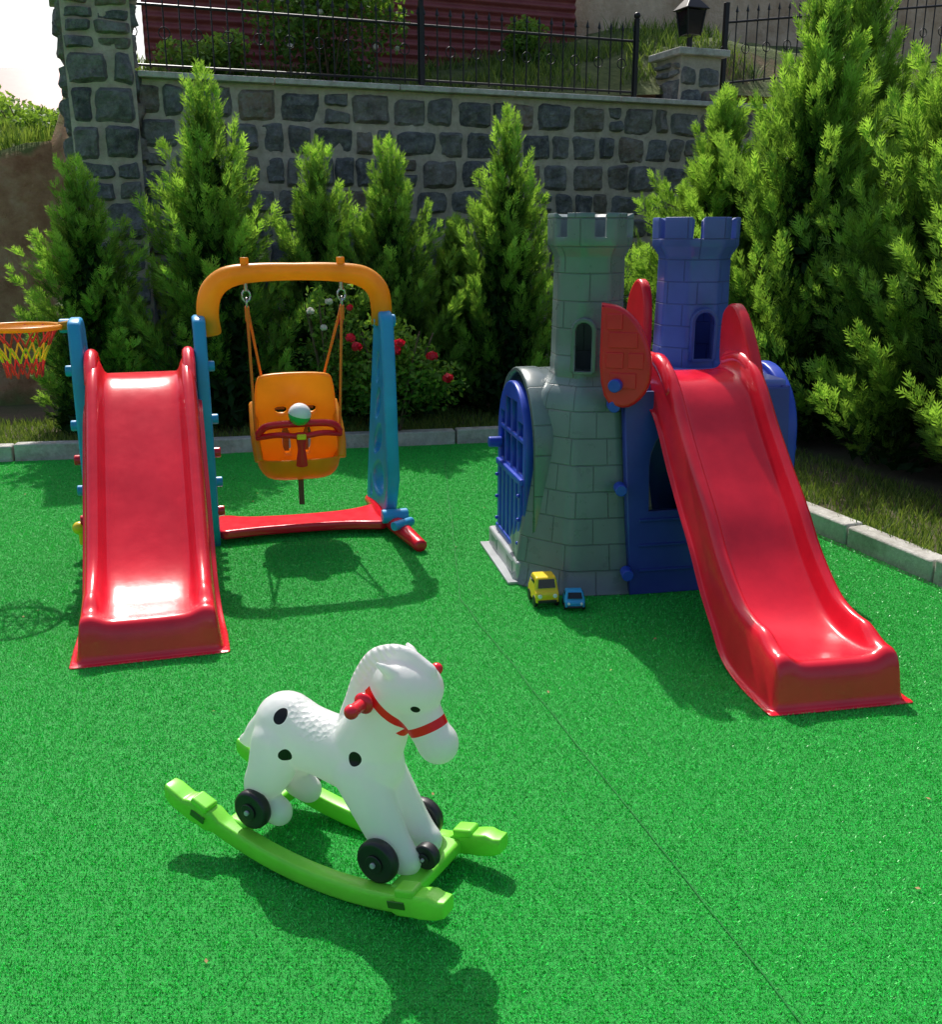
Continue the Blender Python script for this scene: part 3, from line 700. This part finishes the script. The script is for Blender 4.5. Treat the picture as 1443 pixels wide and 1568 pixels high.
FB=plastic('blue_wall_plastic',(.032,.055,.32),.33)
plate('front_wall',[[(.0,0),(.80,0),(.78,.96),(-.04,.96)],arch(.09,.55,.40,.84)],.05,.006,(0,.03,0),(R(90-5),0,0),FB,ca)
for z in(.12,.24,.36): box('wall_groove',(.72,.008,.012),(.40,.0+z*.085-.001,z),FB,ca,.002)
for z,xx,yy in((.12,-.02,.02),(.52,-.055,.06),(.90,-.085,.115)):
    cyl('wall_bolt',(xx,yy,z),(xx-.015,yy-.075,z),.028,BLUE,ca)
plate('rear_wall',[[(-.1,0),(.80,0),(.78,.96),(-.1,.96)]],.04,.006,(0,1.08,0),(R(95),0,0),FB,ca)
plate('right_wall',[[(.06,0),(.25,0),(.25,.96),(.12,.96)]],.04,.006,(.78,0,0),YZ,FB,ca)
plate('right_wall_b',[[(.85,0),(1.06,0),(1.0,.96),(.85,.96)]],.04,.006,(.78,0,0),YZ,FB,ca)
box('platform',(.86,.92,.05),(.36,.60,.965),plastic('platform_blue',(.16,.21,.62),.35),ca,.012)
plate('side_arch_frame',[arch(.18,.84,0.0,1.03,18),arch(.235,.785,.04,.975,18)],.07,.014,(.86,0,0),YZ,BLUE,ca)
for y in(.42,.60): box('arch_bar',(.03,.03,.95),(.86,y,.5),BLUE,ca,.006)
box('arch_crossbar',(.03,.56,.04),(.862,.51,.66),BLUE,ca,.006)
rg=[[(x,(y-.51)+.51,z*1.0) for y,z in arch(.20,.82,0,1.0,18)[::-1]] for x in(.72,.84)]
loft('side_vault',rg,FB,ca,True)
cyl('arch_knob',(.88,.3,.62),(.95,.3,.62),.022,BLUE,ca)
gl=chaikin([(0,.93),(.13,.88),(.225,.97),(.24,1.10),(.19,1.25),(.10,1.345),(.0,1.36),(0,1.36)],2)
ga=math.atan2(-.13,.235)
plate('guard_panel_left',[gl],.055,.016,(-.155,.10,0),(R(90),0,ga),RED2,ca)
for (x,z,w_) in((.03,1.28,.07),(.04,1.2,.13),(.03,1.11,.08),(.13,1.11,.07),(.05,1.02,.12)):
    p=Vector((-.155,.10,z))+Vector((math.cos(ga),math.sin(ga),0))*(x+w_/2)+Vector((math.sin(ga),-math.cos(ga),0))*.029
    box('guard_block',(w_,.012,.07),p,RED2,ca,.004,(0,0,ga))
cyl('guard_bolt',(-.09,.045,1.0),(-.12,-.0,1.0),.03,BLUE,ca)
gr=chaikin([(.0,.95),(.38,.95),(.40,1.26),(.34,1.33),(.24,1.34),(.12,1.22),(.0,1.05)],2)
plate('guard_panel_right',[gr],.055,.016,(.575,0,0),YZ,RED2,ca)
gb=chaikin([(.50,.98),(.80,.98),(.80,1.30),(.66,1.44),(.54,1.40),(.50,1.25)],2)
plate('guard_panel_rear',[gb],.05,.014,(.335,.30,0),YZ,RED2,ca)
slide('slide',[(-1.19,.16),(-1.08,.145),(-.93,.15),(-.78,.20),(-.60,.335),(-.45,.495),(-.30,.635),(-.15,.785),(-.02,.93),(.08,1.0),(.2,1.02),(.3,1.02)],.238,RED,ca,rail=.095,ox=.35)
for sx in(-1,1): tube('slide_hood',[(.35+sx*.21,-.06,.96),(.35+sx*.21,.05,1.055),(.35+sx*.205,.16,1.09),(.35+sx*.195,.3,1.06)],.035,RED,ca,12,5)

# ---------------------------------------------------------------- rocking horse
HO=(-.378,2.415,0); HA=math.atan2(-.478,.878)
ho=empty('rocking_horse',HO,HA)
bm=bmesh.new()
def ell(c,r,rot=None):
    mt=Matrix.Translation(c)@(rot or Matrix.Identity(4))@Matrix.Diagonal((r[0],r[1],r[2],1))
    bmesh.ops.create_icosphere(bm,subdivisions=3,radius=1,matrix=mt)
def chain(pts,sy=1.0,n=8):
    P=crom([(a,b,c) for a,b,c,_ in pts],n); rr=[]
    for i in range(len(pts)-1):
        for k in range(n): rr.append(pts[i][3]+(pts[i+1][3]-pts[i][3])*k/n)
    rr.append(pts[-1][3])
    for p,r_ in zip(P,rr): ell(p,(r_,r_*sy,r_))
chain([(-.140,0,.355,.098),(-.08,0,.338,.094),(-.01,0,.330,.092),(.07,0,.322,.098),(.125,0,.318,.100)],.86)
chain([(.12,0,.36,.100),(.155,0,.43,.088),(.185,0,.50,.080),(.225,0,.555,.083)],.78)
ell((.25,0,.563),(.098,.075,.075)); 
chain([(.25,0,.55,.07),(.285,0,.50,.057),(.318,0,.447,.052),(.335,0,.427,.056)],.88)
chain([(.31,0,.612,.026),(.24,0,.643,.026),(.165,0,.615,.034),(.12,0,.55,.036),(.09,0,.48,.034),(.065,0,.43,.03)],.7)
for sy in(-1,1):
    chain([(.12,sy*.035,.30,.076),(.17,sy*.045,.22,.064),(.215,sy*.050,.15,.055),(.25,sy*.052,.11,.048),(.268,sy*.052,.10,.044)],.85)
    chain([(-.145,sy*.04,.32,.078),(-.160,sy*.06,.245,.066),(-.19,sy*.065,.19,.052),(-.175,sy*.066,.145,.046),(-.135,sy*.066,.128,.042)],.85)
    chain([(.235,sy*.052,.612,.02),(.222,sy*.064,.628,.014),(.208,sy*.070,.638,.009)],.7)
    ell((.372,sy*.022,.425),(.008,.010,.008))
chain([(-.21,0,.36,.035),(-.25,0,.315,.033),(-.275,0,.282,.028),(-.305,0,.272,.015)],.9)
me=bpy.data.meshes.new('body'); bm.to_mesh(me); bm.free()
body=link(bpy.data.objects.new('body',me),ho)
rm=body.modifiers.new('r','REMESH'); rm.mode='VOXEL'; rm.voxel_size=.005; rm.use_smooth_shade=True
sm_=body.modifiers.new('s','SMOOTH'); sm_.iterations=12; sm_.factor=.5
hm_=M('horse_plastic'); oc=hm_.tc(); sp=hm_.n('ShaderNodeSeparateXYZ'); hm_.l(oc,sp.inputs[0]); X,Y,Z=sp.outputs
def circ(cx_,cz_,r1,k=1.0):
    dx=hm_.math('SUBTRACT',X,cx_);dz=hm_.math('MULTIPLY',hm_.math('SUBTRACT',Z,cz_),k)
    return hm_.math('LESS_THAN',hm_.math('SQRT',hm_.math('ADD',hm_.math('MULTIPLY',dx,dx),hm_.math('MULTIPLY',dz,dz))),r1)
side=hm_.math('GREATER_THAN',hm_.math('ABSOLUTE',Y),.03)
blk=circ(.135,.365,.0185)
for a in((-.115,.415,.018),(-.085,.320,.017),(.304,.533,.010)): blk=hm_.math('MAXIMUM',blk,circ(*a))
blk=hm_.math('MULTIPLY',blk,side)
def seg(x0,z0,x1,z1,w_):
    L=math.hypot(x1-x0,z1-z0);ux,uz=(x1-x0)/L,(z1-z0)/L
    dx=hm_.math('SUBTRACT',X,x0);dz=hm_.math('SUBTRACT',Z,z0)
    al=hm_.math('ADD',hm_.math('MULTIPLY',dx,ux),hm_.math('MULTIPLY',dz,uz)); pe=hm_.math('ABSOLUTE',hm_.math('ADD',hm_.math('MULTIPLY',dx,-uz),hm_.math('MULTIPLY',dz,ux)))
    return hm_.math('MULTIPLY',hm_.math('LESS_THAN',pe,w_),hm_.math('MULTIPLY',hm_.math('GREATER_THAN',al,0.0),hm_.math('LESS_THAN',al,L)))
red=hm_.math('MAXIMUM',seg(.24,.434,.40,.517,.0115),seg(.16,.555,.272,.452,.012))
mane=hm_.math('MAXIMUM',circ(-.02,.46,.09),0.0)
neckm=hm_.math('GREATER_THAN',hm_.math('SUBTRACT',Z,hm_.math('MULTIPLY',X,1.0)),.425)
neckm=hm_.math('MULTIPLY',neckm,hm_.math('GREATER_THAN',X,.05))
vo_=hm_.n('ShaderNodeTexVoronoi'); hm_.l(oc,vo_.inputs['Vector']); vo_.inputs['Scale'].default_value=70
b1=hm_.bump(hm_.math('MULTIPLY',vo_.outputs['Distance'],mane),.6,.005)
wv_=hm_.n('ShaderNodeTexWave'); wv_.bands_direction='DIAGONAL'; wv_.inputs['Scale'].default_value=22; wv_.inputs['Distortion'].default_value=3; hm_.l(oc,wv_.inputs['Vector'])
b1=hm_.bump(hm_.math('MULTIPLY',wv_.outputs['Fac'],neckm),.5,.005,b1)
b1=hm_.bump(red,.6,.003,b1)
wc=hm_.ramp(hm_.noise(6,4,.6,oc),(.3,(.87,.87,.86)),(.7,(.93,.93,.92)))
c=hm_.mix(red,wc,(.82,.014,.02)); c=hm_.mix(blk,c,(.01,.01,.01))
hm_.set(col=c,rough=.3,normal=b1)
hm_.trans(c,.35)
me.materials.append(hm_.m)
cyl('handle',(.165,-.125,.525),(.165,.125,.525),.016,RED,ho); ball('handle_end',(.165,-.125,.525),.019,RED,ho); ball('handle_end_b',(.165,.125,.525),.019,RED,ho)
ball('handle_collar',(.165,-.072,.525),.028,RED,ho,(1,.5,1)); ball('handle_collar_b',(.165,.072,.525),.028,RED,ho,(1,.5,1))
ball('brow_knob',(.305,.050,.600),.016,RED,ho)
def wheel(x,y,z,r,wd=.034):
    s=math.copysign(1,y)
    cyl('wheel',(x,y-wd/2,z),(x,y+wd/2,z),r,BLK,ho,36,.18)
    cyl('wheel_hub',(x,y+s*wd/2-.002,z),(x,y+s*(wd/2+.006),z),r*.42,BLK,ho,24); cyl('axle_cap',(x,y+s*(wd/2+.003),z),(x,y+s*(wd/2+.012),z),r*.13,GREYL,ho,12)
for s in(-1,1):
    wheel(.222,s*.112,.118,.058); wheel(-.180,s*.118,.15,.055)
wheel(.318,-.03,.115,.034,.03)
cyl('axle',(.225,-.11,.118),(.225,.11,.118),.01,STEEL,ho); cyl('axle_rear',(-.185,-.11,.15),(-.185,.11,.15),.01,STEEL,ho)
cyl('foot_peg',(-.245,.06,.20),(-.285,.06,.20),.022,RED,ho)
def zb(s): return (s-.08)**2/2.2
for sy in(-1,1):
    rings=[]
    for i in range(41):
        s=-.45+.90*i/40; z=zb(s)
        th=.052+ (.012 if (.30<s<.42 or -.38<s<-.28) else 0); w_=.026+(.005 if abs(s-.02)>.36 else 0)
        if i in(0,40): w_*=.85; th*=.85; z+=.004
        y=sy*(.138+ .010*(abs(s)>.3))
        rings.append([(s,y-w_,z+.006),(s,y-w_*.75,z),(s,y+w_*.75,z),(s,y+w_,z+.006),(s,y+w_,z+th*.75),(s,y+w_*.8,z+th),(s,y-w_*.8,z+th),(s,y-w_,z+th*.75)])
    o=loft('rocker_rail',rings,GRN,ho,True)
    b=bmesh.new(); b.from_mesh(o.data); b.verts.ensure_lookup_table(); b.faces.new([b.verts[k] for k in range(8)][::-1]); b.faces.new([b.verts[k] for k in range(320,328)]); bmesh.ops.recalc_face_normals(b,faces=b.faces); b.to_mesh(o.data); b.free()
    m=o.modifiers.new('bv','BEVEL'); m.width=.005; m.segments=2; m.limit_method='ANGLE'; m.angle_limit=R(30)
    for s in(.335,-.33): box('rocker_lug',(.06,.05,.026),(s,sy*.147,zb(s)+.064),GRN,ho,.008,(0,-math.atan((s-.08)/1.1),0))
    for s in(.315,-.33): box('rocker_slot_shade',(.05,.004,.02),(s,sy*.176,zb(s)+.036),DKG,ho,.003,(0,-math.atan((s-.08)/1.1),0))  # thin dark plate painted as slot shade; no slot is cut
for s,zc in((.30,.055),(-.235,.082)): box('cross_bar',(.07,.26,.04),(s,0,zc),GRN,ho,.012)

# ---------------------------------------------------------------- toy cars
def toycar(x,y,rz,mat,L,W,H,roof):
    e=empty('toy_car',(x,y,.006),rz)
    prof=[(-L/2,.18*H),(-L/2,.52*H),(-L*.40,.60*H),(-L*.30,.94*H),(-L*.2,H),(L*.18*roof,H),(L*.26*roof,.95*H),(L*.36,.60*H),(L*.48,.52*H),(L/2,.42*H),(L/2,.18*H)]
    n=len(prof); V=[];F=[]
    for s in(-1,1):
        for px,pz in prof: V.append((px,s*W/2*(1 if pz<.62*H else .86),pz))
    F=[tuple(range(n-1,-1,-1)),tuple(range(n,2*n))]+[(i,(i+1)%n,(i+1)%n+n,i+n) for i in range(n)]
    o=mesh_obj('car_body',V,F,mat,e); bm=bmesh.new(); bm.from_mesh(o.data); bmesh.ops.recalc_face_normals(bm,faces=bm.faces); bm.to_mesh(o.data); bm.free(); bevel(o,.007)
    mesh_obj('windshield',[(L*.375,-W*.37,.64*H),(L*.375,W*.37,.64*H),(L*.275*roof,W*.33,.92*H),(L*.275*roof,-W*.33,.92*H)],[(0,1,2,3)],GLASSM,e,loc=(.003,0,.002))
    for s in(-1,1): box('side_window',(L*.42,.003,H*.22),(-L*.02,s*W*.462,.76*H),GLASSM,e,.001,(s*-.12,0,0))
    for a in(-.28,.3):
        for s in(-1,1): cyl('car_wheel',(L*a,s*W*.38,H*.2),(L*a,s*W*.54,H*.2),H*.2,BLK,e,18)
    box('bumper',(.01,W*.8,H*.1),(L/2+.003,0,.24*H),BLK,e,.003)
    for s in(-1,1): cyl('headlight',(L/2-.003,s*W*.32,.42*H),(L/2+.005,s*W*.32,.42*H),H*.07,WHT,e,12)
toycar(.335,4.36,R(-80),YEL,.16,.11,.14,1.15)
toycar(.47,4.30,R(-88),SKY,.11,.09,.085,.8)
